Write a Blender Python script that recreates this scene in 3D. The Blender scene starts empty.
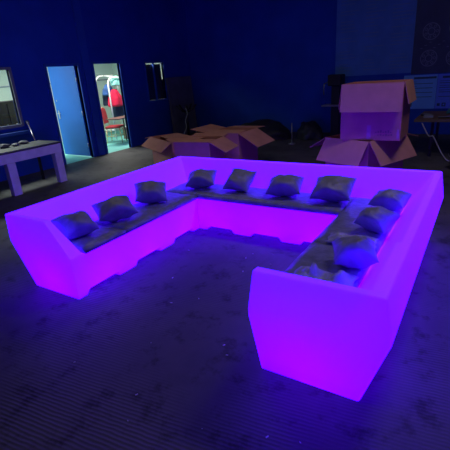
import bpy, bmesh, math, random
from mathutils import Vector, Matrix, noise
random.seed(4)
S = bpy.context.scene
COL = S.collection
PI = math.pi

# ------------------------------------------------------------------ materials
def mat(name, col, rough=.6, var=.0, vscale=6, bump=0., bscale=40, metal=0., spec=.5, coat=0.):
    m = bpy.data.materials.new(name); m.use_nodes = True
    nt = m.node_tree; b = nt.nodes['Principled BSDF']
    b.inputs['Base Color'].default_value = (*col, 1)
    b.inputs['Roughness'].default_value = rough
    b.inputs['Metallic'].default_value = metal
    b.inputs['Specular IOR Level'].default_value = spec
    b.inputs['Coat Weight'].default_value = coat
    tc = nt.nodes.new('ShaderNodeTexCoord')
    if var:
        n = nt.nodes.new('ShaderNodeTexNoise'); n.inputs['Scale'].default_value = vscale; n.inputs['Detail'].default_value = 6
        r = nt.nodes.new('ShaderNodeValToRGB')
        r.color_ramp.elements[0].position = .3; r.color_ramp.elements[1].position = .7
        r.color_ramp.elements[0].color = (*[c*(1-var) for c in col], 1)
        r.color_ramp.elements[1].color = (*[min(1, c*(1+var)) for c in col], 1)
        nt.links.new(tc.outputs['Object'], n.inputs['Vector'])
        nt.links.new(n.outputs['Fac'], r.inputs['Fac']); nt.links.new(r.outputs['Color'], b.inputs['Base Color'])
    if bump:
        n = nt.nodes.new('ShaderNodeTexNoise'); n.inputs['Scale'].default_value = bscale; n.inputs['Detail'].default_value = 5
        u = nt.nodes.new('ShaderNodeBump'); u.inputs['Strength'].default_value = bump; u.inputs['Distance'].default_value = .02
        nt.links.new(tc.outputs['Object'], n.inputs['Vector'])
        nt.links.new(n.outputs['Fac'], u.inputs['Height']); nt.links.new(u.outputs['Normal'], b.inputs['Normal'])
    return m

def floor_mat():
    m = bpy.data.materials.new('ribbed_concrete'); m.use_nodes = True
    nt = m.node_tree; b = nt.nodes['Principled BSDF']; N = nt.nodes.new; Lk = nt.links.new
    tc = N('ShaderNodeTexCoord')
    n1 = N('ShaderNodeTexNoise'); n1.inputs['Scale'].default_value = .9; n1.inputs['Detail'].default_value = 8; n1.inputs['Roughness'].default_value = .65
    n2 = N('ShaderNodeTexNoise'); n2.inputs['Scale'].default_value = 4.5; n2.inputs['Detail'].default_value = 7; n2.inputs['Roughness'].default_value = .7
    r1 = N('ShaderNodeValToRGB'); e = r1.color_ramp.elements
    e[0].position = .32; e[0].color = (.075, .072, .078, 1); e[1].position = .7; e[1].color = (.15, .14, .145, 1)
    r2 = N('ShaderNodeValToRGB'); e = r2.color_ramp.elements
    e[0].position = .34; e[0].color = (.35, .35, .35, 1); e[1].position = .47; e[1].color = (1, 1, 1, 1)
    mx = N('ShaderNodeMixRGB'); mx.blend_type = 'MULTIPLY'; mx.inputs[0].default_value = 1
    for n in (n1, n2): Lk(tc.outputs['Object'], n.inputs['Vector'])
    Lk(n1.outputs['Fac'], r1.inputs['Fac']); Lk(n2.outputs['Fac'], r2.inputs['Fac'])
    Lk(r1.outputs['Color'], mx.inputs[1]); Lk(r2.outputs['Color'], mx.inputs[2])
    mp = N('ShaderNodeMapping'); mp.inputs['Rotation'].default_value = (0, 0, math.radians(-97))
    w = N('ShaderNodeTexWave'); w.wave_type = 'BANDS'; w.bands_direction = 'X'
    w.inputs['Scale'].default_value = 13; w.inputs['Distortion'].default_value = 2.2; w.inputs['Detail'].default_value = 2; w.inputs['Detail Scale'].default_value = .6
    Lk(tc.outputs['Object'], mp.inputs['Vector']); Lk(mp.outputs['Vector'], w.inputs['Vector'])
    n3 = N('ShaderNodeTexNoise'); n3.inputs['Scale'].default_value = .8; n3.inputs['Detail'].default_value = 4
    Lk(tc.outputs['Object'], n3.inputs['Vector'])
    r3 = N('ShaderNodeValToRGB'); r3.color_ramp.elements[0].position = .42; r3.color_ramp.elements[1].position = .66
    Lk(n3.outputs['Fac'], r3.inputs['Fac'])
    mu = N('ShaderNodeMath'); mu.operation = 'MULTIPLY'
    Lk(w.outputs['Fac'], mu.inputs[0]); Lk(r3.outputs['Color'], mu.inputs[1])
    # base colour runs darker in the grooves than on the ribs
    mg = N('ShaderNodeMath'); mg.operation = 'MULTIPLY_ADD'; mg.inputs[1].default_value = .3; mg.inputs[2].default_value = .82
    Lk(mu.outputs[0], mg.inputs[0])
    mx2 = N('ShaderNodeMixRGB'); mx2.blend_type = 'MULTIPLY'; mx2.inputs[0].default_value = 1
    Lk(mx.outputs[0], mx2.inputs[1]); Lk(mg.outputs[0], mx2.inputs[2]); Lk(mx2.outputs[0], b.inputs['Base Color'])
    ad = N('ShaderNodeMath'); ad.operation = 'MULTIPLY_ADD'; ad.inputs[1].default_value = .5
    Lk(n2.outputs['Fac'], ad.inputs[0]); Lk(mu.outputs[0], ad.inputs[2])
    bu = N('ShaderNodeBump'); bu.inputs['Strength'].default_value = .22; bu.inputs['Distance'].default_value = .012
    Lk(ad.outputs[0], bu.inputs['Height']); Lk(bu.outputs['Normal'], b.inputs['Normal'])
    b.inputs['Roughness'].default_value = .62
    b.inputs['Specular IOR Level'].default_value = .35
    return m

def glow_mat():
    """translucent white plastic shell: the lamps inside shine through it, and the moulded plastic itself glows"""
    m = bpy.data.materials.new('glowing_plastic'); m.use_nodes = True
    nt = m.node_tree; N = nt.nodes.new; Lk = nt.links.new
    b = nt.nodes['Principled BSDF']; out = nt.nodes['Material Output']
    b.inputs['Base Color'].default_value = (.80, .32, .9, 1); b.inputs['Roughness'].default_value = .42
    b.inputs['Emission Color'].default_value = (.031, .0, 1, 1); b.inputs['Emission Strength'].default_value = GLOW
    t = N('ShaderNodeBsdfTranslucent'); t.inputs['Color'].default_value = (.85, .85, .85, 1)
    ad = N('ShaderNodeMixShader'); ad.inputs[0].default_value = .38
    Lk(b.outputs[0], ad.inputs[1]); Lk(t.outputs[0], ad.inputs[2]); Lk(ad.outputs[0], out.inputs[0])
    return m

def glass_mat(tint=(1, 1, 1), fac=.1):
    m = bpy.data.materials.new('window_glass'); m.use_nodes = True
    nt = m.node_tree; N = nt.nodes.new; out = nt.nodes['Material Output']; nt.nodes.remove(nt.nodes['Principled BSDF'])
    a = N('ShaderNodeBsdfTransparent'); a.inputs[0].default_value = (*tint, 1)
    g = N('ShaderNodeBsdfGlossy'); g.inputs['Roughness'].default_value = .03
    x = N('ShaderNodeMixShader'); x.inputs[0].default_value = fac
    nt.links.new(a.outputs[0], x.inputs[1]); nt.links.new(g.outputs[0], x.inputs[2]); nt.links.new(x.outputs[0], out.inputs[0])
    return m

GLOW = 4.4
M = dict(
    floor=floor_mat(), glow=glow_mat(), glass=glass_mat(),
    blue=mat('blue_wall_paint', (.012, .066, .47), .7, .12, 1.5, .15, 25, spec=.2),
    bluetrim=mat('blue_trim_paint', (.014, .085, .5), .55, .08, 3),
    doorblue=mat('blue_door_paint', (.004, .11, .50), .5, .06, 2),
    ceiling=mat('dark_ceiling', (.03, .03, .05), .8, .2, 2),
    pale=mat('pale_office_wall', (.62, .68, .58), .8, .05, 1.2),
    teal=mat('teal_floor', (.2, .62, .55), .5, .08, 3),
    whitemetal=mat('white_tube', (.85, .85, .78), .35),
    darkwood=mat('dark_cupboard', (.016, .012, .012), .6, .3, 5),
    brownwood=mat('brown_wood', (.16, .08, .06), .5, .3, 9),
    frame=mat('grey_window_frame', (.22, .24, .3), .5, .1, 8),
    white=mat('white_painted_wood', (.88, .86, .88), .55, .1, 6, .15, 20),
    worktop=mat('grey_worktop', (.10, .105, .12), .6, .35, 9, .2, 30),
    kraft=mat('kraft_cardboard', (.68, .30, .22), .8, .08, 5, .08, 60, spec=.2),
    kraftin=mat('kraft_cardboard_inside', (.66, .31, .22), .85, .08, 5, .08, 60, spec=.2),
    tape=mat('parcel_tape', (.7, .36, .32), .25, .05, 10),
    ink=mat('printing_ink', (.42, .19, .14), .7, .1, 10),
    pad=mat('charcoal_pad_fabric', (.25, .25, .38), .33, .25, 14, .35, 30),
    pillow=mat('charcoal_pillow_fabric', (.27, .27, .38), .46, .2, 10, .35, 22, spec=.6),
    cloth=mat('rumpled_grey_cloth', (.42, .42, .5), .38, .25, 9, .3, 18),
    gold=mat('gold_metal', (.75, .55, .28), .35, metal=.5),
    redvelvet=mat('red_upholstery', (.33, .012, .02), .7, .2, 12),
    redcloth=mat('red_jacket_cloth', (.75, .012, .06), .7, .2, 9),
    mint=mat('mint_cloth', (.35, .85, .68), .7, .15, 9),
    bluecloth=mat('blue_cloth', (.04, .12, .34), .7, .3, 9),
    navy=mat('navy_cloth', (.02, .03, .075), .8, .3, 9),
    black=mat('black_metal', (.012, .012, .014), .5, .2, 8),
    brownbox=mat('brown_carton', (.14, .1, .08), .8, .2, 8),
    board=mat('grey_board', (.13, .13, .19), .6, .2, 3),
    tarp=mat('dark_tarpaulin', (.02, .02, .03), .6, .4, 5, .4, 12),
    steel=mat('steel', (.5, .5, .52), .3, metal=.8),
    cord=mat('pale_cord', (.5, .5, .5), .5),
    posterA=mat('blue_poster_print', (.07, .22, .60), .5, .12, 2.5),
    posterB=mat('dark_poster_print', (.035, .055, .12), .5, .2, 3),
    notice=mat('pale_blue_notice_print', (.15, .46, .95), .45, .08, 3),
    notice2=mat('bright_blue_notice_print', (.11, .24, 1.0), .4, .1, 3),
    print_=mat('faint_print', (.12, .25, .5), .5), printd=mat('dark_print', (.02, .06, .16), .5),
    printl=mat('pale_print', (.16, .2, .3), .5),
    tealcloth=mat('teal_cloth', (.05, .22, .26), .8, .2, 8),
    chip=mat('white_chip', (.7, .7, .7), .6),
)

# ------------------------------------------------------------------ mesh helpers
def link(name, bm, m, parent=None, smooth=False, bevel=0, seg=2, angle=30, joints=None):
    bmesh.ops.recalc_face_normals(bm, faces=bm.faces)
    if joints is not None:
        lay = bm.edges.layers.float.new('bevel_weight_edge'); je = {e_ for f_ in joints for e_ in f_.edges}
        for e_ in bm.edges:
            if e_ not in je and len(e_.link_faces) == 2 and e_.calc_face_angle(0) > .35: e_[lay] = 1
        bmesh.ops.delete(bm, geom=joints, context='FACES_ONLY')     # modules are open to each other where they join
    me = bpy.data.meshes.new(name); bm.to_mesh(me); bm.free()
    me.materials.append(m)
    if smooth:
        for p in me.polygons: p.use_smooth = True
    o = bpy.data.objects.new(name, me); COL.objects.link(o)
    if parent: o.parent = parent
    if bevel:
        b = o.modifiers.new('bevel', 'BEVEL'); b.width = bevel; b.segments = seg; b.limit_method = 'WEIGHT' if joints is not None else 'ANGLE'; b.angle_limit = math.radians(angle)
        for p in me.polygons: p.use_smooth = True
        wn = o.modifiers.new('wn', 'WEIGHTED_NORMAL'); wn.keep_sharp = True
    return o
def box(bm, x0, x1, y0, y1, z0, z1, mx=None):
    vs = [bm.verts.new((x, y, z)) for x in (x0, x1) for y in (y0, y1) for z in (z0, z1)]
    for f in ((0, 1, 3, 2), (4, 6, 7, 5), (0, 4, 5, 1), (2, 3, 7, 6), (0, 2, 6, 4), (1, 5, 7, 3)): bm.faces.new([vs[i] for i in f])
    if mx is not None: bmesh.ops.transform(bm, matrix=mx, verts=vs)
    return vs
def boxes(*bs):
    bm = bmesh.new()
    for b in bs: box(bm, *b)
    return bm
def tube(bm, pts, r, n=8, cap=True):
    pts = [Vector(p) for p in pts]; rings = []; ref = None
    for i, p in enumerate(pts):
        t = (pts[min(i+1, len(pts)-1)]-pts[max(i-1, 0)]).normalized()
        if ref is None: ref = t.orthogonal().normalized()
        a = (ref-t*ref.dot(t)).normalized(); ref = a; b = t.cross(a)
        rr = r[i] if isinstance(r, (list, tuple)) else r
        rings.append([bm.verts.new(p+(a*math.cos(2*PI*k/n)+b*math.sin(2*PI*k/n))*rr) for k in range(n)])
    for A, B in zip(rings, rings[1:]):
        for k in range(n): bm.faces.new((A[k], A[(k+1) % n], B[(k+1) % n], B[k]))
    if cap: bm.faces.new(rings[0][::-1]); bm.faces.new(rings[-1])
def smooth_path(pts, n=6):
    pts = [Vector(p) for p in pts]; out = []
    for i in range(len(pts)-1):
        p0, p1, p2, p3 = pts[max(i-1, 0)], pts[i], pts[i+1], pts[min(i+2, len(pts)-1)]
        for k in range(n):
            t = k/n
            out.append(.5*((2*p1)+(p2-p0)*t+(2*p0-5*p1+4*p2-p3)*t*t+(3*p1-p0-3*p2+p3)*t**3))
    out.append(pts[-1]); return out
def thing(name, label, cat, loc=(0, 0, 0), rz=0, group=None):
    o = bpy.data.objects.new(name, None); COL.objects.link(o); o.empty_display_size = .1
    o.location = loc; o.rotation_euler = (0, 0, rz)
    return tag(o, label, cat, group)
def tag(o, label, cat, group=None, kind=None):
    o['label'] = label; o['category'] = cat
    if group: o['group'] = group
    if kind: o['kind'] = kind
    return o
def struct(name, bm, m, parent=None, **k):
    o = link(name, bm, m, parent, **k)
    if not parent: o['kind'] = 'structure'
    return o

# ------------------------------------------------------------------ the hall
XL, XR, YB, YF, ZC, TH = -8.0, 4.5, 11.0, -3.0, 4.8, .07
struct('floor', boxes((XL, XR, YF, YB, -.1, 0)), M['floor'])
struct('ceiling', boxes((XL-.2, XR+.2, YF-.2, YB+.2, ZC, ZC+.1)), M['ceiling'])
struct('wall_back', boxes((XL-TH, XR+TH, YB, YB+TH, 0, ZC)), M['blue'])
struct('wall_right', boxes((XR, XR+TH, YF, YB, 0, ZC)), M['blue'])
struct('wall_front', boxes((XL-TH, XR+TH, YF-TH, YF, 0, ZC)), M['blue'])
W1 = (3.95, 4.98, 1.03, 2.06); D1 = (5.84, 6.65, 2.09); D2 = (7.12, 7.96, 2.12); W2 = (8.93, 9.68, 1.12, 2.10)
x0, x1 = XL-TH, XL
bm = boxes((x0, x1, YF, W1[0], 0, ZC), (x0, x1, W1[0], W1[1], 0, W1[2]), (x0, x1, W1[0], W1[1], W1[3], ZC),
           (x0, x1, W1[1], D1[0], 0, ZC), (x0, x1, D1[0], D1[1], D1[2], ZC), (x0, x1, D1[1], D2[0], 0, ZC),
           (x0, x1, D2[0], D2[1], D2[2], ZC), (x0, x1, D2[1], W2[0], 0, ZC), (x0, x1, W2[0], W2[1], 0, W2[2]),
           (x0, x1, W2[0], W2[1], W2[3], ZC), (x0, x1, W2[1], YB, 0, ZC))
struct('wall_left', bm, M['blue'])
struct('trim_1', boxes((XL, XL+.045, 6.80, 7.0, 0, ZC)), M['bluetrim'], bevel=.006)   # pilaster between the doors
# frame round the left window and its sill
w = struct('window_1', boxes((x0, XL+.02, W1[0]-.05, W1[0], W1[2]-.05, W1[3]+.05), (x0, XL+.02, W1[1], W1[1]+.06, W1[2]-.05, W1[3]+.05),
           (x0, XL+.02, W1[0], W1[1], W1[3], W1[3]+.05), (x0, XL+.03, W1[0], W1[1], W1[2]-.06, W1[2])), M['frame'], bevel=.006)
link('pane', boxes((XL-.05, XL-.045, W1[0], W1[1], W1[2], W1[3])), M['glass'], w)
struct('trim_2', boxes((XL, XL+.16, 3.0, W1[1]+.12, .84, .9)), M['bluetrim'], bevel=.008)      # ledge below the window
# frames of the door openings
def door_frame(name, D):
    struct(name, boxes((x0-.01, XL+.025, D[0]-.06, D[0], 0, D[2]+.06), (x0-.01, XL+.025, D[1], D[1]+.06, 0, D[2]+.06), (x0-.01, XL+.025, D[0], D[1], D[2], D[2]+.06)), M['bluetrim'], bevel=.006)
door_frame('trim_3', D1); door_frame('trim_4', D2)
# the open door leaf: hinged on the right jamb, swung into the lit room
a = math.radians(92.5)
d = thing('door_1', 'bright blue door leaf standing open into the lit office', 'door', (XL-TH+.0, D1[1]-.015, 0), PI/2+PI/2+(PI/2-a))
d['kind'] = 'structure'
# local x runs from hinge to free edge
d.rotation_euler = (0, 0, math.atan2(-math.cos(a), -math.sin(a)))
link('door_leaf', boxes((0, 1.005, -.02, .02, .03, 2.19)), M['doorblue'], d, bevel=.004)
h = link('door_handle', boxes((.88, .92, .02, .032, .92, 1.12)), M['steel'], d, bevel=.003)
bm = bmesh.new(); tube(bm, [(.90, .03, 1.05), (.90, .07, 1.05), (.78, .075, 1.05)], .009); link('lever', bm, M['steel'], h, smooth=True)
link('lock', boxes((.885, .915, .02, .03, 1.33, 1.37)), M['steel'], d, bevel=.003)
for z in (.3, 1.05, 1.8):
    bm = bmesh.new(); tube(bm, [(-.004, .022, z-.05), (-.004, .022, z+.05)], .01); link('hinge', bm, M['steel'], d, smooth=True)
# right-hand window: dark blind almost covers it
w = struct('window_2', boxes((x0, XL+.02, W2[0]-.04, W2[0], W2[2]-.04, W2[3]+.04), (x0, XL+.02, W2[1], W2[1]+.04, W2[2]-.04, W2[3]+.04),
           (x0, XL+.02, W2[0], W2[1], W2[3], W2[3]+.04), (x0, XL+.02, W2[0], W2[1], W2[2]-.04, W2[2]), (XL-.06, XL-.01, 9.27, 9.31, W2[2], W2[3])), M['bluetrim'], bevel=.005)
link('pane', boxes((XL-.066, XL-.062, W2[0], W2[1], W2[2], W2[3])), M['glass'], w)
bl = link('blind', boxes((XL-.1, XL-.09, W2[0]-.3, 9.66, W2[2], 2.068), (XL-.1, XL-.09, 9.66, W2[1]+.4, W2[2], 1.66)), M['tarp'], w)

# office behind the left wall
OX, OY0, OY1, OZ = -11.3, 1.0, 10.9, 2.75
struct('floor_office', boxes((OX, XL, OY0, OY1, -.1, -.001)), M['teal'])
struct('ceiling_office', boxes((OX, XL-TH, OY0, OY1, OZ, OZ+.1)), M['pale'])
struct('wall_office', boxes((OX-.1, OX, OY0, OY1, 0, OZ), (OX, XL-TH, OY0-.1, OY0, 0, OZ), (OX, XL-TH, OY1, OY1+.1, 0, OZ),
                            (XL-TH-.012, XL-TH, OY0, W1[0], 0, OZ), (XL-TH-.012, XL-TH, W1[1]+.06, D1[0]-.06, 0, OZ)), M['pale'])
struct('trim_5', boxes((OX, OX+.015, OY0, OY1, 1.74, 1.77)), M['frame'])

# ------------------------------------------------------------------ glowing sofa
ZS, ZK, ZT = .40, .459, .717
BUL = .05
xl0, xl1, xr0, xr1 = -2.742, -3.340, -.974, -.376
yI, yO = 3.656, 4.254
Wd = .598
TX, KX, TY, KY = .110, .149, .058, .049
sofa = thing('sectional_sofa', 'large U-shaped plastic sofa glowing purple from inside, in the middle of the hall', 'sofa', (-1.86, 3.05, 0))
OFF = Vector((-1.86, 3.05, 0))
def prof(w_, dt, dk, rim=.055):
    k4 = dk*ZS/ZK
    return [(w_-.148, ZS), (w_+dt-rim, ZT), (w_+dt, ZT), (w_+dk, ZK), (w_+k4, ZS), (w_, 0.)]
class Fr:
    def __init__(s, o, e, u): s.o, s.e, s.u = Vector(o)-OFF, Vector(e), Vector(u)
    def __call__(s, a, b, z): return s.o+s.e*a+s.u*b+Vector((0, 0, z))
def notch(fr, bm, L, s1, s2, face_inner, bottom):
    """front polygon and bottom polygon with a forklift-like slot, plus the slot's faces.  a=along, b=outward"""
    D, Z, sl = .26, .048, .03
    bz = -BUL*Z/ZS
    P = lambda a, b, z: bm.verts.new(fr(a, b, z))
    f1, f2 = P(s1, 0, 0), P(s2, 0, 0); f3, f4 = P(s2-sl, bz, Z), P(s1+sl, bz, Z)
    b1, b2, b3, b4 = P(s1, D, 0), P(s2, D, 0), P(s2-sl, D, Z), P(s1+sl, D, Z)
    bm.faces.new((f1, b1, b4, f4)); bm.faces.new((f2, f3, b3, b2)); bm.faces.new((f4, b4, b3, f3)); bm.faces.new((b1, b2, b3, b4))
    return f1, f2, f3, f4, b1, b2
def lamp(parent, loc, power, col=(.46, 0, .95), r=.05):
    l = bpy.data.lights.new('led_lamp', 'POINT'); l.energy = power; l.color = col; l.shadow_soft_size = r
    o = bpy.data.objects.new('led_lamp', l); COL.objects.link(o); o.location = loc; o.parent = parent
LP = 4.0
def straight(o, e, u, L, dt, dk, flipped=False):
    fr = Fr(o, e, u); bm = bmesh.new(); V = lambda a, b, z: bm.verts.new(fr(a, b, z))
    pr = prof(Wd, dt, dk)
    A = [V(0, 0, 0), V(0, -BUL, ZS)]+[V(0, d_, z) for d_, z in pr]
    B = [V(L, 0, 0), V(L, -BUL, ZS)]+[V(L, d_, z) for d_, z in pr]
    n = len(A)
    f1, f2, f3, f4, b1, b2 = notch(fr, bm, L, .11, L-.11, None, None)
    bm.faces.new((A[0], f1, f4, f3, f2, B[0], B[1], A[1]))
    for i in range(1, n-1): bm.faces.new((A[i], A[i+1], B[i+1], B[i]))
    bm.faces.new((A[0], f1, b1, b2, f2, B[0], B[-1], A[-1]))
    jf = [bm.faces.new(A), bm.faces.new(B[::-1])]
    m = link('straight_module', bm, M['glow'], sofa, bevel=.014, seg=3, joints=jf)
    lamp(m, fr(L/2, .31, .12), LP)
    return m
def corner(o, p, q, S1, S2, t1, k1, t2, k2, free=False, offT=.0, name='corner_module'):
    """L-shaped backrest: outward along p (seen at distance S1) and along q (S2); o = inner corner"""
    fr = Fr(o, p, q); bm = bmesh.new(); V = lambda a, b, z: bm.verts.new(fr(a, b, z))
    P1, P2 = prof(S1, t1, k1, .085 if free else .055), prof(S2, t2, k2, .06 if free else .055)
    if free: P2[0] = (S2-.10, ZS)
    def off(i, z): return 0 if not free else [-BUL, offT, offT, -BUL, -BUL, 0][i]
    A = [V(d_, 0, z) for d_, z in P1]
    Mi = [V(P1[i][0], P2[i][0], P1[i][1]) for i in range(len(P1))]
    B = [V(off(i, z), d_, z) for i, (d_, z) in enumerate(P2)]
    b0 = 0 if not free else -BUL
    c0, c1 = V(0, 0, 0), V(b0, 0, ZS)
    n = len(A)
    for i in range(n-1):
        bm.faces.new((A[i], A[i+1], Mi[i+1], Mi[i])); bm.faces.new((Mi[i], Mi[i+1], B[i+1], B[i]))
    bm.faces.new((c1, A[0], Mi[0], B[0]))
    jf = [bm.faces.new([c0, c1]+A)]
    step = [(A[0], A[1], V(S1+t1-.055, 0, ZT))] if free else []
    if free:
        fs = Fr(o, q, p)
        f1, f2, f3, f4, b1, b2 = notch(fs, bm, S2, .11, S2-.10, None, None)
        bm.faces.new((c0, f1, f4, f3, f2, B[5], B[4], B[0], c1))
        bm.faces.new((B[0], B[1], B[2], B[3], B[4]))
        bm.faces.new((c0, f1, b1, b2, f2, B[5], Mi[5], A[5]))
    else:
        jf.append(bm.faces.new([c0, c1]+B[:])); bm.faces.new((c0, A[5], Mi[5], B[5]))
    for q in step: bm.faces.new(q)          # the rim of this module is wider than its neighbour's
    m = link(name, bm, M['glow'], sofa, bevel=.014, seg=3, joints=jf)
    lamp(m, fr(S1*.52, S2*.52, .12), LP*1.15)
    return m
JL, JR = 2.452, 2.432           # joints behind the arm ends
YL, YR = 1.852, 1.798
corner((xl0, JL, 0), (-1, 0, 0), (0, -1, 0), Wd, JL-YL, TX, KX, TY, KY, True, .155, 'end_module')
corner((xr0, JR, 0), (1, 0, 0), (0, -1, 0), Wd, JR-YR, TX, KX, TY, KY, True, .0, 'end_module')
for k in range(2):
    L = (yI-JL)/2; straight((xl0, JL+L*k, 0), (0, 1, 0), (-1, 0, 0), L, TX, KX)
for k in range(2):
    L = (yI-JR)/2; straight((xr0, JR+L*k, 0), (0, 1, 0), (1, 0, 0), L, TX, KX)
for k in range(3):
    L = (xr0-xl0)/3; straight((xl0+L*k, yI, 0), (1, 0, 0), (0, 1, 0), L, TY, KY)
corner((xl0, yI, 0), (-1, 0, 0), (0, 1, 0), Wd, Wd, TX, KX, TY, KY)
corner((xr0, yI, 0), (1, 0, 0), (0, 1, 0), Wd, Wd, TX, KX, TY, KY)

# ------------------------------------------------------------------ seat pads
def pad(x0, x1, y0, y1, label, seed):
    bm = bmesh.new(); nx, ny = max(6, int((x1-x0)/.05)), max(6, int((y1-y0)/.05))
    T, t0 = .052, ZS+.001
    grid = {}
    for i in range(nx+1):
        for j in range(ny+1):
            u, v = i/nx, j/ny
            x, y = x0+(x1-x0)*u, y0+(y1-y0)*v
            e = min(u*(x1-x0), (1-u)*(x1-x0), v*(y1-y0), (1-v)*(y1-y0))
            z = t0+T-.016*max(0, 1-e/.03)**2+.006*noise.noise(Vector((x*6+seed, y*6, 0)))+.004*noise.noise(Vector((x*17, y*17+seed, 3)))
            grid[i, j] = bm.verts.new((x, y, z))
    for i in range(nx):
        for j in range(ny): bm.faces.new((grid[i, j], grid[i+1, j], grid[i+1, j+1], grid[i, j+1]))
    ring = [(i, 0) for i in range(nx+1)]+[(nx, j) for j in range(1, ny+1)]+[(i, ny) for i in range(nx-1, -1, -1)]+[(0, j) for j in range(ny-1, 0, -1)]
    low = [bm.verts.new((grid[k].co.x, grid[k].co.y, t0)) for k in ring]
    n = len(ring)
    for k in range(n): bm.faces.new((grid[ring[k]], low[k], low[(k+1) % n], grid[ring[(k+1) % n]]))
    bm.faces.new(low[::-1])
    o = link('seat_pad', bm, M['pad'], smooth=True)
    return tag(o, label, 'seat pad', 'seat pads on the sofa')
e = .006
pad(-3.178, xl0+.058, 1.972, 2.444, 'short charcoal seat pad at the sloping front end of the left arm', 1)
pad(-3.178, xl0+.058, 2.452, 3.592, 'long charcoal seat pad along the left arm, behind the short front pad', 2)
pad(-3.178, xr0-.06, 3.600, 4.092, 'long charcoal seat pad along the back row of the sofa', 3)
pad(xr0-.055, -.540, 1.918, 2.242, 'short charcoal seat pad just inside the front armrest of the right arm', 4)
pad(xr0-.055, -.540, 2.250, 2.846, 'charcoal seat pad in the middle of the right arm, between two dark gaps', 5)
pad(xr0-.053, -.540, 2.854, 4.092, 'long charcoal seat pad on the right arm running into the back corner', 6)

# ------------------------------------------------------------------ pillows
def pillow(loc, size, thick, yaw, tilt, label, seed, roll=0, w=1.0, arch=.075):
    """square scatter pillow; its bottom edge faces local -y, it leans back by tilt from lying flat"""
    N = 18; bm = bmesh.new(); g = {}
    for s in (1, -1):
        for i in range(N+1):
            for j in range(N+1):
                u, v = 2*i/N-1, 2*j/N-1
                edge = i in (0, N) or j in (0, N)
                if s == -1 and edge: g[s, i, j] = g[1, i, j]; continue
                h = ((1-u*u)*(1-v*v))
                sx = 1-.09*(1-v*v)*abs(u)**3; sy = 1-.09*(1-u*u)*abs(v)**3
                wr = .10*noise.noise(Vector((u*2.6+seed*3.1, v*2.6, s*2.0)))+.05*noise.noise(Vector((u*6+seed, v*6, s)))
                cr = .07*math.sin(7*math.atan2(v, u)+seed)*(u*u+v*v)*h**.3
                z = s*thick/2*(h**.5)*(1+wr*1.6)+s*thick*.5*cr
                z += .02*noise.noise(Vector((u*1.3, v*1.3, seed*1.7)))+arch*(1-u*u)*((1-v)/2)**1.6*(1 if s == 1 else (1-h)**3)      # front seam bows up over the bulging underside
                g[s, i, j] = bm.verts.new((u*size/2*sx*w, v*size/2*sy, z))
    for s in (1, -1):
        for i in range(N):
            for j in range(N):
                q = [g[s, i, j], g[s, i+1, j], g[s, i+1, j+1], g[s, i, j+1]]
                if s < 0: q.reverse()
                bm.faces.new(q)
    o = link('throw_pillow', bm, M['pillow'], smooth=True)
    sd = o.modifiers.new('sub', 'SUBSURF'); sd.levels = sd.render_levels = 1
    R = Matrix.Rotation(yaw, 4, 'Z') @ Matrix.Rotation(tilt, 4, 'X') @ Matrix.Rotation(roll, 4, 'Z')
    # rest it on the pads
    zmin = min((R @ v.co).z for v in o.data.vertices)
    o.matrix_world = Matrix.Translation((loc[0], loc[1], ZS+.052-zmin-.004)) @ R
    tag(o, label, 'pillow', 'charcoal scatter pillows on the sofa')
    return o
D = math.radians
# yaw: 0 leans on the back row; +90 leans on the left arm's back; -90 on the right arm's back
pillow((-2.985, 2.14), .31, .19, D(72), D(22), 'charcoal pillow at the front end of the left arm, behind the sloping end', 1, 0, 1.1)
pillow((-2.96, 2.60), .32, .19, D(56), D(18), 'charcoal pillow in the middle of the left arm, second from its front end', 2, D(4), 1.25)
pillow((-3.00, 3.18), .32, .20, D(52), D(26), 'charcoal pillow on the left arm nearest the back corner', 3, D(-10), 1.15)
pillow((-2.80, 3.87), .32, .18, D(16), D(20), 'leftmost charcoal pillow on the back row, near the left corner', 4, D(8), 1.15)
pillow((-2.30, 3.93), .33, .18, D(4), D(36), 'upright creased pillow, second from the left on the back row', 5, D(-4), 1.0)
pillow((-1.72, 3.89), .31, .19, D(6), D(20), 'charcoal pillow third from the left on the back row', 6, D(6), 1.25, .085)
pillow((-1.195, 3.89), .35, .20, D(0), D(28), 'biggest looking pillow on the back row, right below the stacked cartons', 7, D(3), 1.2, .10)
pillow((-.63, 3.78), .27, .17, D(-18), D(16), 'pillow lying in the right back corner of the sofa', 8, D(10), 1.2)
pillow((-.625, 3.22), .26, .18, D(-10), D(20), 'wrinkled pillow in the middle of the right arm, second from the back corner', 9, D(-8), 1.1)
pillow((-.62, 2.53), .26, .19, D(8), D(14), 'dark bottomed pillow on the right arm nearest the front end', 10, D(12), 1.15, .085)

def rumple(x0, x1, y0, y1, label, seed, amp=.05, zb=ZS+.056):
    N = 26; bm = bmesh.new(); g = {}
    for i in range(N+1):
        for j in range(N+1):
            u, v = i/N, j/N
            px = x0+(x1-x0)*u+.03*noise.noise(Vector((v*3, seed, 0))); py = y0+(y1-y0)*v+.03*noise.noise(Vector((u*3, seed, 5)))
            e_ = min(u, 1-u, v, 1-v)*4; e_ = min(1, e_)
            f = abs(noise.noise(Vector((u*3.2+seed, v*3.6, 0))))+.5*abs(noise.noise(Vector((u*7, v*6+seed, 2))))
            g[i, j] = bm.verts.new((px, py, zb+.008+amp*e_*(.25+1.3*f)))
    for i in range(N):
        for j in range(N): bm.faces.new((g[i, j], g[i+1, j], g[i+1, j+1], g[i, j+1]))
    o = link('loose_cover', bm, M['cloth'], smooth=True)
    s = o.modifiers.new('t', 'SOLIDIFY'); s.thickness = .006; s.offset = 0
    return tag(o, label, 'cover', 'rumpled covers on the right arm')
rumple(-.93, -.54, 1.93, 2.36, 'rumpled loose grey cover lying inside the front armrest of the right arm', 2, .085)
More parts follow.
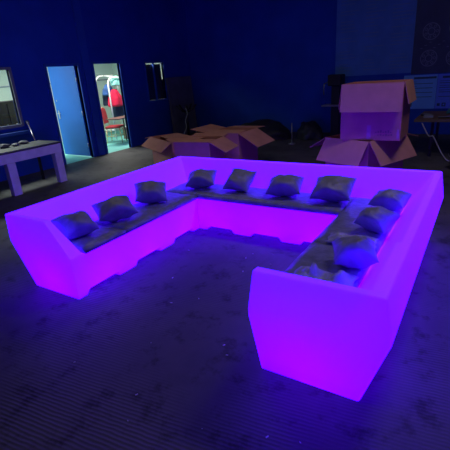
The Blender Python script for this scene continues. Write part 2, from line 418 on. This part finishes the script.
rumple(-.92, -.56, 2.83, 3.02, 'rumpled loose grey cover between the two front pillows of the right arm', 5, .045)

# ------------------------------------------------------------------ cartons
def carton(label, loc, rz, w, d, h, flaps, group='open cardboard cartons', t=.008, tape=False):
    """front-left corner at loc; local x along the front, local y into depth. flaps: side -> (length, angle from upright)"""
    c = thing('cardboard_box', label, 'box', loc, rz, group)
    bm = boxes((0, w, 0, t, 0, h), (0, w, d-t, d, 0, h), (0, t, t, d-t, 0, h), (w-t, w, t, d-t, 0, h), (t, w-t, t, d-t, 0, t))
    link('body', bm, M['kraft'], c)
    for side, (L, ang) in flaps.items():
        a_ = math.radians(ang); s, co = math.sin(a_), math.cos(a_)
        H = {'front': ((.003, -.002, h), (w-.003, -.002, h), (0, -1)), 'right': ((w+.002, .003, h), (w+.002, d-.003, h), (1, 0)),
             'back': ((w-.003, d+.002, h), (.003, d+.002, h), (0, 1)), 'left': ((-.002, d-.003, h), (-.002, .003, h), (-1, 0))}[side]
        h0, h1 = Vector(H[0]), Vector(H[1]); n = Vector((*H[2], 0))
        ov = n*s*L+Vector((0, 0, co*L))
        nor = (h1-h0).cross(ov).normalized()*t*.5
        bm = bmesh.new()
        q = [h0, h1, h1+ov, h0+ov]
        a1 = [bm.verts.new(p+nor) for p in q]; a2 = [bm.verts.new(p-nor) for p in q]
        bm.faces.new(a1); bm.faces.new(a2[::-1])
        for k in range(4): bm.faces.new((a1[k], a1[(k+1) % 4], a2[(k+1) % 4], a2[k]))
        link('flap', bm, M['kraftin'], c)
    return c
r_low = math.atan2(5.655-5.932, -1.268+1.952)
carton('open carton under the big stacked carton, its flaps folded outward', (-1.952, 5.932, 0), r_low, .738, .88, .735,
       {'front': (.37, 145), 'right': (.37, 147), 'back': (.37, 105), 'left': (.37, 120)})
up = carton('big open carton stacked on top of another carton, front flap hanging down', (-1.69, 5.76, .738), 0.004, .79, .66, .738,
       {'front': (.365, 168), 'right': (.28, 166), 'left': (.33, 174), 'back': (.33, 172)})
link('tape', boxes((.36, .415, -.0025, -.0005, .02, .2)), M['tape'], up)
link('tape', boxes((.745, .775, -.0025, -.0005, .03, .15)), M['tape'], up)
bm = bmesh.new()
for k in range(7): box(bm, .47+k*.032, .47+k*.032+.02, -.0016, -.0004, .10, .115+.012*(k % 3))
for k in range(6): box(bm, .5+k*.034, .5+k*.034+.022, -.0016, -.0004, .065, .078+.01*(k % 2))
link('printing', bm, M['ink'], up)
carton('front carton of the low group behind the sofa, right flap folded out', (-4.34, 5.30, 0), math.atan2(.10, .64), .65, .60, .70,
       {'front': (.26, -88), 'right': (.32, 120), 'back': (.24, 84), 'left': (.3, -92)})
carton('open carton behind the low group, wide flap hanging out to its right', (-4.36, 6.30, 0), 0.0, .69, .72, .70,
       {'right': (.44, 121), 'front': (.3, -86), 'back': (.36, 93), 'left': (.36, 80)})
rl = math.atan2(5.756-6.31, -4.75+5.755)
carton('leftmost open carton of the low group, pale flap drooping toward the doors', (-5.755, 6.31, 0), rl, 1.12, .60, .60,
       {'front': (.27, 125), 'right': (.3, -84), 'back': (.4, -93), 'left': (.4, 100)})

# ------------------------------------------------------------------ white workbench on the left
b = thing('workbench', 'long white painted workbench with grey top along the left wall', 'bench', (-6.93, 3.6, 0))
link('worktop', boxes((-.33, .33, -1.5, 1.2, .715, .75)), M['worktop'], b, bevel=.006)
link('apron', boxes((.27, .325, -1.5, 1.19, .555, .714)), M['white'], b, bevel=.006)
link('apron', boxes((-.325, -.27, -1.5, 1.19, .555, .714)), M['white'], b, bevel=.006)
link('apron', boxes((-.269, .269, 1.135, 1.19, .555, .714)), M['white'], b, bevel=.006)
for y in (.10, 1.03, -1.3):
    link('leg', boxes((.215, .325, y, y+.15, 0, .554)), M['white'], b, bevel=.006)
    link('rear_leg', boxes((-.32, -.28, y+.05, y+.09, 0, .554)), M['black'], b)
for k, (x, y, s_) in enumerate([(-7.12, 4.02, .09), (-7.08, 4.22, .07), (-7.16, 4.42, .08)]):
    bm = bmesh.new(); bmesh.ops.create_icosphere(bm, subdivisions=3, radius=s_)
    for v in bm.verts: v.co *= 1+.35*noise.noise(v.co*14+Vector((k*3, 0, 0))); v.co.z *= .35
    zm = min(v.co.z for v in bm.verts)
    o = link('rag', bm, M['board'], smooth=True); o.location = (x, y, .75-zm)
    tag(o, ['crumpled grey rag on the workbench nearest the picture edge', 'small crumpled grey rag in the middle of the workbench rags', 'crumpled grey rag on the workbench nearest the leaning rod'][k], 'rag', 'rags on the workbench')
bm = bmesh.new(); tube(bm, [(-7.222, 4.706, .753), (-7.96, 5.10, 1.06)], .012); tube(bm, [(-7.88, 5.06, 1.03), (-7.96, 5.10, 1.06)], .03)
o = link('rod', bm, M['steel'], smooth=True); tag(o, 'thin pale rod leaning from the workbench to the blue wall', 'rod')

# ------------------------------------------------------------------ things in the office
o = thing('cupboard', 'dark low cupboard seen through the left window', 'cupboard', (-8.75, 4.2, 0))
link('body', boxes((-.25, .25, -1.1, 1.5, 0, 1.47)), M['darkwood'], o, bevel=.005)
for y in (-1.08, -.42, .24, .88):
    dd = link('door', boxes((.25, .268, y, y+.6, .05, 1.42)), M['darkwood'], o, bevel=.004)
    bm = bmesh.new(); tube(bm, [(.285, y+.54, .9), (.285, y+.54, 1.02)], .008); link('handle', bm, M['steel'], dd, smooth=True)
# clothes rack: two white tubular arches
rk = thing('clothes_rack', 'white tubular clothes rack with two arches in the lit doorway', 'rack', (-9.75, 9.0, 0))
def arch(x, ya, yb, zt, r=.14):
    pts = [(x, ya, .03)]+[(x, ya, zt-r)]
    for k in range(1, 7): t = k/6*PI/2; pts.append((x, ya+r-r*math.cos(t), zt-r+r*math.sin(t)))
    for k in range(0, 7): t = k/6*PI/2; pts.append((x, yb-r+r*math.sin(t), zt-r+r*math.cos(t)))
    pts.append((x, yb, .03)); bm = bmesh.new(); tube(bm, pts, .024, 10); return bm
link('arch', arch(-.25, -.12, .75, 1.86, .22), M['whitemetal'], rk, smooth=True)
link('arch', arch(.22, -.08, .50, 1.80, .2), M['whitemetal'], rk, smooth=True)
for ya, yb in ((-.12, -.08), (.75, .5)):
    bm = bmesh.new(); tube(bm, [(-.25, ya, .3), (.22, yb, .3)], .018); link('crossbar', bm, M['whitemetal'], rk, smooth=True)
bm = bmesh.new(); tube(bm, [(-.25, .2, 1.86), (.22, .2, 1.80)], .018); link('hanging_bar', bm, M['whitemetal'], rk, smooth=True)
def garment(name, label, m, c, w_, dp, z0, z1, seed, flare=.2, cat='clothing'):
    bm = bmesh.new(); n, k = 22, 12; R = []
    for j in range(k+1):
        t = j/k; z = z1+(z0-z1)*t
        s_ = min(1, .45+1.1*t)*(1+flare*t)*(1 if 0 < j < k else .72)
        ring = []
        for i in range(n):
            a_ = 2*PI*i/n
            f = 1+.16*math.sin(5*a_+seed+2*t)+.2*noise.noise(Vector((math.cos(a_)*1.5, math.sin(a_)*1.5, t*2+seed)))
            ring.append(bm.verts.new((c[0]+dp/2*s_*f*math.cos(a_), c[1]+w_/2*s_*f*math.sin(a_), z+.02*noise.noise(Vector((a_, t*3, seed))))))
        R.append(ring)
    for A, B in zip(R, R[1:]):
        for i in range(n): bm.faces.new((A[i], A[(i+1) % n], B[(i+1) % n], B[i]))
    bm.faces.new(R[0][::-1]); bm.faces.new(R[-1])
    o = link(name, bm, m, smooth=True); tag(o, label, cat); return o
garment('jacket', 'bright red jacket hanging on the white clothes rack', M['redcloth'], (-9.66, 9.24), .50, .2, .96, 1.46, 1, .1)
garment('bag', 'mint green bag hanging at the top of the clothes rack', M['mint'], (-9.64, 9.36), .42, .16, 1.56, 1.84, 3, 0, 'bag')
garment('scarf', 'pale mint scarf at the right end of the clothes rack top', M['mint'], (-9.58, 9.64), .16, .12, 1.42, 1.76, 6, 0, 'scarf')
garment('shirt', 'blue shirt hanging between the mint bag and the red jacket', M['bluecloth'], (-9.86, 9.20), .34, .18, 1.3, 1.62, 4, .1)
garment('coat', 'long dark navy coat hanging behind the red jacket', M['navy'], (-9.9, 9.52), .36, .24, .62, 1.46, 5, .25)
garment('trousers', 'dark trousers hanging at the left of the red jacket', M['navy'], (-10.05, 9.22), .18, .16, 1.0, 1.5, 8, .1)
# red banquet chair
ch = thing('banquet_chair', 'red cushioned chair with gold legs inside the lit doorway', 'chair', (-9.2, 8.62, 0), D(-62))
def bar(bm, a_, b_, r=.014): tube(bm, [a_, b_], r, 8)
bm = boxes((-.22, .22, -.22, .22, .42, .48)); link('seat', bm, M['redvelvet'], ch, bevel=.025, seg=3)
bm = bmesh.new()
pts = [(-.19, -.215, .56)]+[(-.19+.0*k, -.225-.01*k, .56+.1*k) for k in range(1, 4)]
for k in range(9): t = PI-PI*k/8; pts.append((.19*math.cos(t), -.262, .90+.12*math.sin(t)))
prof_ = [(-.19, .56), (-.2, .75)]+[(.2*math.cos(PI-PI*k/8), .88+.13*math.sin(PI*k/8)) for k in range(9)]+[(.2, .75), (.19, .56)]
f = [bm.verts.new((x, -.215-.12*(z-.5), z)) for x, z in prof_]; g_ = [bm.verts.new((x, -.255-.12*(z-.5), z)) for x, z in prof_]
bm.faces.new(f); bm.faces.new(g_[::-1])
for k in range(len(f)): bm.faces.new((f[k], f[(k+1) % len(f)], g_[(k+1) % len(f)], g_[k]))
link('backrest', bm, M['redvelvet'], ch, bevel=.012)
bm = bmesh.new(); tube(bm, [(x*1.06, -.235-.12*(z-.5), z) for x, z in [(-.19, .42)]+prof_+[(.19, .42)]], .013); link('back_frame', bm, M['gold'], ch, smooth=True)
for sx in (-1, 1):
    for sy in (-1, 1):
        bm = bmesh.new(); bar(bm, (sx*.19, sy*.19, .42), (sx*.21, sy*.23, 0)); link('leg', bm, M['gold'], ch, smooth=True)
bm = bmesh.new(); bar(bm, (-.2, .2, .2), (.2, .2, .2), .009); bar(bm, (-.2, -.2, .2), (-.2, .2, .2), .009); bar(bm, (.2, -.2, .2), (.2, .2, .2), .009); link('stretcher', bm, M['gold'], ch, smooth=True)
tb = thing('small_table', 'small brown topped table with dark legs in front of the red chair', 'table', (-8.78, 8.52, 0), D(8))
link('tabletop', boxes((-.22, .22, -.42, .36, .70, .73)), M['brownwood'], tb, bevel=.005)
for sx, sy in ((.18, .0), (-.18, .30), (.18, .30)):
    bm = bmesh.new(); bar(bm, (sx, sy, .70), (sx+.01, sy+.02, 0), .018); link('leg', bm, M['black'], tb, smooth=True)
o = thing('storage_box', 'dark brown box on the teal floor behind the red chair', 'box', (-9.24, 9.36, 0), D(0))
link('body', boxes((-.2, .2, -.22, .22, 0, .3)), M['brownbox'], o, bevel=.008); link('lid', boxes((-.21, .21, -.23, .23, .3, .34)), M['brownbox'], o, bevel=.008)

# ------------------------------------------------------------------ back left corner
o = thing('panel_board', 'tall grey board leaning against the blue wall beside the far window', 'board', (-7.86, 10.27, 0)); o.rotation_euler = (0, D(-3.2), 0)
link('board', boxes((-.03, .03, -.58, .58, .006, 1.69)), M['board'], o, bevel=.006)
link('edge_strip', boxes((.03, .042, -.58, -.52, .01, 1.68)), M['board'], o, bevel=.003)
link('edge_strip', boxes((.03, .042, .52, .58, .01, 1.68)), M['board'], o, bevel=.003)
# black office chair base upside: a folded tripod with a pale hose
o = thing('folded_stand', 'black folded stand with spread arms in front of the grey board', 'stand', (-7.35, 9.72, 0))
bm = bmesh.new(); tube(bm, [(0, 0, 0), (0, 0, .75)], .035); link('post', bm, M['black'], o, smooth=True)
bm = bmesh.new(); tube(bm, [(0, 0, .0), (0, 0, .03)], .22, 18); link('base', bm, M['black'], o, smooth=True)
for k in range(5):
    t = 2*PI*k/5+.4; bm = bmesh.new(); tube(bm, [(0, 0, .72), (.16*math.cos(t), .16*math.sin(t), .78), (.3*math.cos(t), .3*math.sin(t), .92)], [.03, .025, .02]); link('arm', bm, M['black'], o, smooth=True)
bm = bmesh.new(); tube(bm, smooth_path([(-7.2, 9.50, .85), (-7.16, 9.49, .7), (-7.22, 9.45, .5), (-7.16, 9.40, .35), (-7.22, 9.32, .15), (-7.25, 9.25, .012)]), .011)
o = link('hose', bm, M['cord'], smooth=True); tag(o, 'pale curly hose hanging down beside the black folded stand', 'hose')

# ------------------------------------------------------------------ dark goods along the back wall
def heap(name, label, c, s, seed, m='tarp', cat='tarpaulin'):
    bm = bmesh.new(); bmesh.ops.create_icosphere(bm, subdivisions=4, radius=1)
    for v in bm.verts:
        q = v.co.copy(); f = 1+.22*noise.noise(q*1.7+Vector((seed, 0, 0)))+.08*noise.noise(q*5)
        q *= f; q.z = max(q.z, -.02); v.co = Vector((q.x*s[0], q.y*s[1], q.z*s[2]+.02*s[2]))
    o = link(name, bm, M[m], smooth=True); o.location = c; return tag(o, label, cat)
heap('tarpaulin', 'dark tarpaulin heap against the back wall behind the low cartons', (-5.1, 9.9, 0), (.9, .55, .45), 3)
heap('sack', 'dark filled sack on the floor by the back wall, left of the stacked cartons', (-3.75, 10.1, 0), (.34, .34, .4), 8, cat='sack')
bm = bmesh.new(); tube(bm, [(-3.86, 9.18, 0), (-3.86, 9.18, .5)], .012); tube(bm, [(-3.86, 9.18, 0), (-3.86, 9.18, .02)], .09, 14)
o = link('floor_post', bm, M['steel'], smooth=True); tag(o, 'thin short post standing on the floor before the dark back wall', 'post')
bm = bmesh.new()
m_ = thing('machine', 'dark machine with a small shelf beside the back wall, left of the stacked cartons', 'machine', (-3.15, 10.3, 0))
link('column', boxes((-.1, .1, -.1, .1, 0, 1.25)), M['black'], m_, bevel=.01)
link('shelf', boxes((-.28, .25, -.3, .12, .78, .81)), M['steel'], m_, bevel=.004)
link('head', boxes((-.16, .16, -.22, .14, 1.25, 1.5)), M['black'], m_, bevel=.02)
bm = bmesh.new(); tube(bm, [(-.17, -.1, 1.35), (-.25, -.2, 1.3), (-.25, -.2, 1.05)], .012); link('lever', bm, M['steel'], m_, smooth=True)

# right-hand work table
t = thing('work_table', 'dark cluttered work table against the back wall under the notice boards', 'table', (.2, 8.95, 0))
link('tabletop', boxes((-1.27, 1.5, -.72, .62, .66, .70)), M['brownwood'], t, bevel=.006)
link('edge_strip', boxes((-1.27, 1.5, -.732, -.72, .655, .702)), M['brownbox'], t)
for x in (-1.0, .1, 1.35):
    for y in (-.55, .5): link('leg', boxes((x, x+.05, y, y+.05, 0, .66)), M['black'], t)
bm = bmesh.new()
for i in range(13):
    for j in range(11): bm.verts.new((-.62+i*.09, 9.02+j*.045, (.733)+.05*abs(noise.noise(Vector((i*.5, j*.6, 0))))))
bm.verts.ensure_lookup_table()
for i in range(12):
    for j in range(10): bm.faces.new([bm.verts[k] for k in (i*11+j, (i+1)*11+j, (i+1)*11+j+1, i*11+j+1)])
o = link('cloth', bm, M['tealcloth'], smooth=True); s = o.modifiers.new('t', 'SOLIDIFY'); s.thickness = .03; s.offset = -.8
tag(o, 'teal cloth lying rumpled on the right work table', 'cloth')
for k, (x, y, w_, l_, h_) in enumerate([(-.86, 8.45, .16, .1, .05), (-.6, 8.42, .2, .06, .03), (-.38, 8.5, .1, .1, .07), (-.93, 8.75, .12, .2, .04)]):
    c = thing('tool_box', ['small flat case near the left corner of the work table', 'thin flat case at the front edge of the work table', 'small boxy case on the work table nearest the picture edge', 'flat case at the left rim of the work table'][k], 'case', (x, y, .70), .2*k)
    link('case', boxes((-w_/2, w_/2, -l_/2, l_/2, 0, h_*.7)), M['black' if k % 2 else 'frame'], c, bevel=.004); link('lid', boxes((-w_/2, w_/2, -l_/2, l_/2, h_*.7+.001, h_)), M['frame'], c, bevel=.004)
bm = bmesh.new(); tube(bm, smooth_path([(-.93, 8.20, .64), (-.80, 8.18, .42), (-.72, 8.12, .42), (-.62, 8.1, .25), (-.52, 8.05, .1), (-.40, 8.0, .012), (-.1, 7.95, .012)]), .010)
o = link('cable', bm, M['cord'], smooth=True); tag(o, 'pale cable hanging in a curve below the right work table', 'cable')
o = thing('bucket', 'black bucket on the floor at the right edge, before the work table', 'bucket', (-.24, 7.45, 0))
bm = bmesh.new(); n = 24
R = [[bm.verts.new((r_*math.cos(2*PI*i/n), r_*math.sin(2*PI*i/n), z)) for i in range(n)] for r_, z in ((.12, 0), (.155, .27), (.165, .27), (.165, .285), (.15, .285), (.115, .02))]
for A, B in zip(R, R[1:]):
    for i in range(n): bm.faces.new((A[i], A[(i+1) % n], B[(i+1) % n], B[i]))
bm.faces.new(R[0][::-1]); bm.faces.new(R[-1]); link('body', bm, M['black'], o, smooth=True)
bm = bmesh.new(); tube(bm, [(.165*math.cos(k*PI/10), -.02-.1*math.sin(k*PI/10), .26-.06*math.sin(k*PI/10)) for k in range(11)], .005); link('handle', bm, M['steel'], o, smooth=True)

# ------------------------------------------------------------------ posters on the back wall
def poster(name, label, xa, xb, za, zb, m):
    p = thing(name, label, 'poster', ((xa+xb)/2, YB, (za+zb)/2), 0, 'posters on the back wall')
    w_, h_ = (xb-xa)/2, (zb-za)/2
    link('sheet', boxes((-w_, w_, -.014, -.001, -h_, h_)), M[m], p); return p, w_, h_
Ys = (-.0165, -.0145)
p, w_, h_ = poster('wall_poster', 'huge blue poster with faint printed columns above the stacked cartons', -3.41, -1.60, 1.425, 4.2, 'posterA')
bm = bmesh.new()
for cx in (-.80, -.2, .4):
    z = -h_+.12
    while z < h_-.15:
        L = random.uniform(.2, .46)
        if random.random() < .8: box(bm, cx, cx+L, *Ys, z, z+.018)
        z += .075
link('printing', bm, M['print_'], p)
p, w_, h_ = poster('wall_poster', 'dark poster with round exploded drawings, right of the huge blue poster', -1.598, .3, 1.385, 4.2, 'posterB')
bm = bmesh.new()
def ringp(cx, cz, r, wd=.008, n=28):
    for k in range(n):
        a_, b_ = 2*PI*k/n, 2*PI*(k+1)/n
        q = [(cx+(r+s_*wd)*math.cos(t_), cz+(r+s_*wd)*math.sin(t_)) for t_, s_ in ((a_, -1), (b_, -1), (b_, 1), (a_, 1))]
        bm.faces.new([bm.verts.new((x, -.0155, z)) for x, z in q])
gz = lambda z: z-(1.385+4.2)/2
gx = lambda x: x-(-1.598+.3)/2
for cx, cz in ((-1.25, 2.28), (-1.25, 1.72), (-.72, 1.70), (-.72, 2.32)):
    ringp(gx(cx), gz(cz), .17); ringp(gx(cx), gz(cz), .07)
    for k in range(7):
        a_ = 2*PI*k/7; ringp(gx(cx)+.12*math.cos(a_), gz(cz)+.12*math.sin(a_), .025, .006, 12)
for k in range(9):
    x, z = gx(-1.45+.09*k), gz(1.93+.06*(k % 3)); box(bm, x, x+.05, *Ys, z, z+.012)
link('printing', bm, M['printl'], p)
def notice(label, xa, xb, m, wide):
    p, w_, h_ = poster('notice_board', label, xa, xb, .60, 1.365, m); p['category'] = 'notice board'
    bm = boxes((-w_+.22 if wide else -w_+.1, w_-.02, *Ys, h_-.09, h_-.045)); link('heading', bm, M['printd'], p)
    bm = bmesh.new()
    for k in range(4): z = h_-.2-.1*k; box(bm, -w_+.05, w_-.08, *Ys, z, z+.012)
    for k in range(3): z = h_-.155-.1*k; box(bm, -w_+.05, -w_+.3, *Ys, z, z+.008)
    link('printed_lines', bm, M['printd'], p)
    bm = boxes((-w_+.14, -w_+.22, *Ys, -h_+.05, -h_+.07), (-w_+.14, -w_+.16, *Ys, -h_+.05, -h_+.13), (-w_+.2, -w_+.22, *Ys, -h_+.05, -h_+.13), (-w_+.14, -w_+.22, *Ys, -h_+.11, -h_+.13), (-w_+.04, -w_+.1, *Ys, -h_+.06, -h_+.12))
    link('printed_mark', bm, M['printd'], p)
notice('pale blue notice board with ruled lines, right beside the stacked cartons', -1.74, -1.02, 'notice', True)
notice('brighter blue notice board with ruled lines at the right picture edge', -1.012, -.2, 'notice2', False)

# ------------------------------------------------------------------ flecks on the floor
bm = bmesh.new()
for k in range(24):
    x, y = random.uniform(-2.5, -.3), random.uniform(.9, 3.5)
    if x > -1.1 and y > 1.6: continue
    s_ = random.uniform(.002, .006); a_ = random.uniform(0, PI)
    box(bm, -s_*1.6, s_*1.6, -s_*.6, s_*.6, .0005, .004, Matrix.Translation((x, y, 0)) @ Matrix.Rotation(a_, 4, 'Z'))
tag(link('litter_flecks', bm, M['chip']), 'tiny white flecks of litter scattered over the dark concrete inside the sofa', 'litter', kind='stuff')

# ------------------------------------------------------------------ light
def area(name, loc, rot, sx, sy, power, col):
    l = bpy.data.lights.new(name, 'AREA'); l.shape = 'RECTANGLE'; l.size = sx; l.size_y = sy; l.energy = power; l.color = col
    o = bpy.data.objects.new(name, l); COL.objects.link(o); o.location = loc; o.rotation_euler = rot; return o
area('hall_lamp', (.2, 4.9, 4.55), (0, 0, 0), 1.2, .4, 27, (.97, .85, 1))
area('hall_lamp', (-4.4, 4.7, 4.55), (0, 0, 0), 1.2, .4, 11, (1, .88, .92))
area('office_lamp', (-9.3, 4.4, 2.7), (0, 0, 0), .6, 2.0, 150, (.90, 1, .92))
area('office_lamp', (-8.75, 8.3, 2.7), (0, 0, 0), .6, 1.6, 90, (1, .98, .9))
area('hall_lamp', (-1.8, .6, 4.55), (0, 0, 0), 1.2, .4, 6.5, (1, .88, .84))  # weak unseen fill, added to bring neutral light to the floor near the camera
wd = bpy.data.worlds.new('World'); S.world = wd; wd.use_nodes = True
wd.node_tree.nodes['Background'].inputs[0].default_value = (.01, .012, .03, 1); wd.node_tree.nodes['Background'].inputs[1].default_value = .2

# ------------------------------------------------------------------ camera
f, yaw, pitch, roll = 404.06, .5754, .3626, -.0714
cy, sy = math.cos(yaw), math.sin(yaw)
fw = Vector((-sy*math.cos(pitch), cy*math.cos(pitch), -math.sin(pitch)))
ri = Vector((cy, sy, 0)); upv = ri.cross(fw)
c, s = math.cos(roll), math.sin(roll)
r2, u2 = ri*c+upv*s, upv*c-ri*s
cam = bpy.data.cameras.new('Camera'); co = bpy.data.objects.new('Camera', cam); COL.objects.link(co)
co.matrix_world = Matrix(((r2.x, u2.x, -fw.x, 0), (r2.y, u2.y, -fw.y, 0), (r2.z, u2.z, -fw.z, 1.75), (0, 0, 0, 1)))
cam.sensor_width = 36; cam.lens = f/450*36; cam.clip_start = .02
S.camera = co
vs = S.view_settings; vs.view_transform = 'Standard'; vs.look = 'None'; vs.gamma = 1; vs.exposure = 0
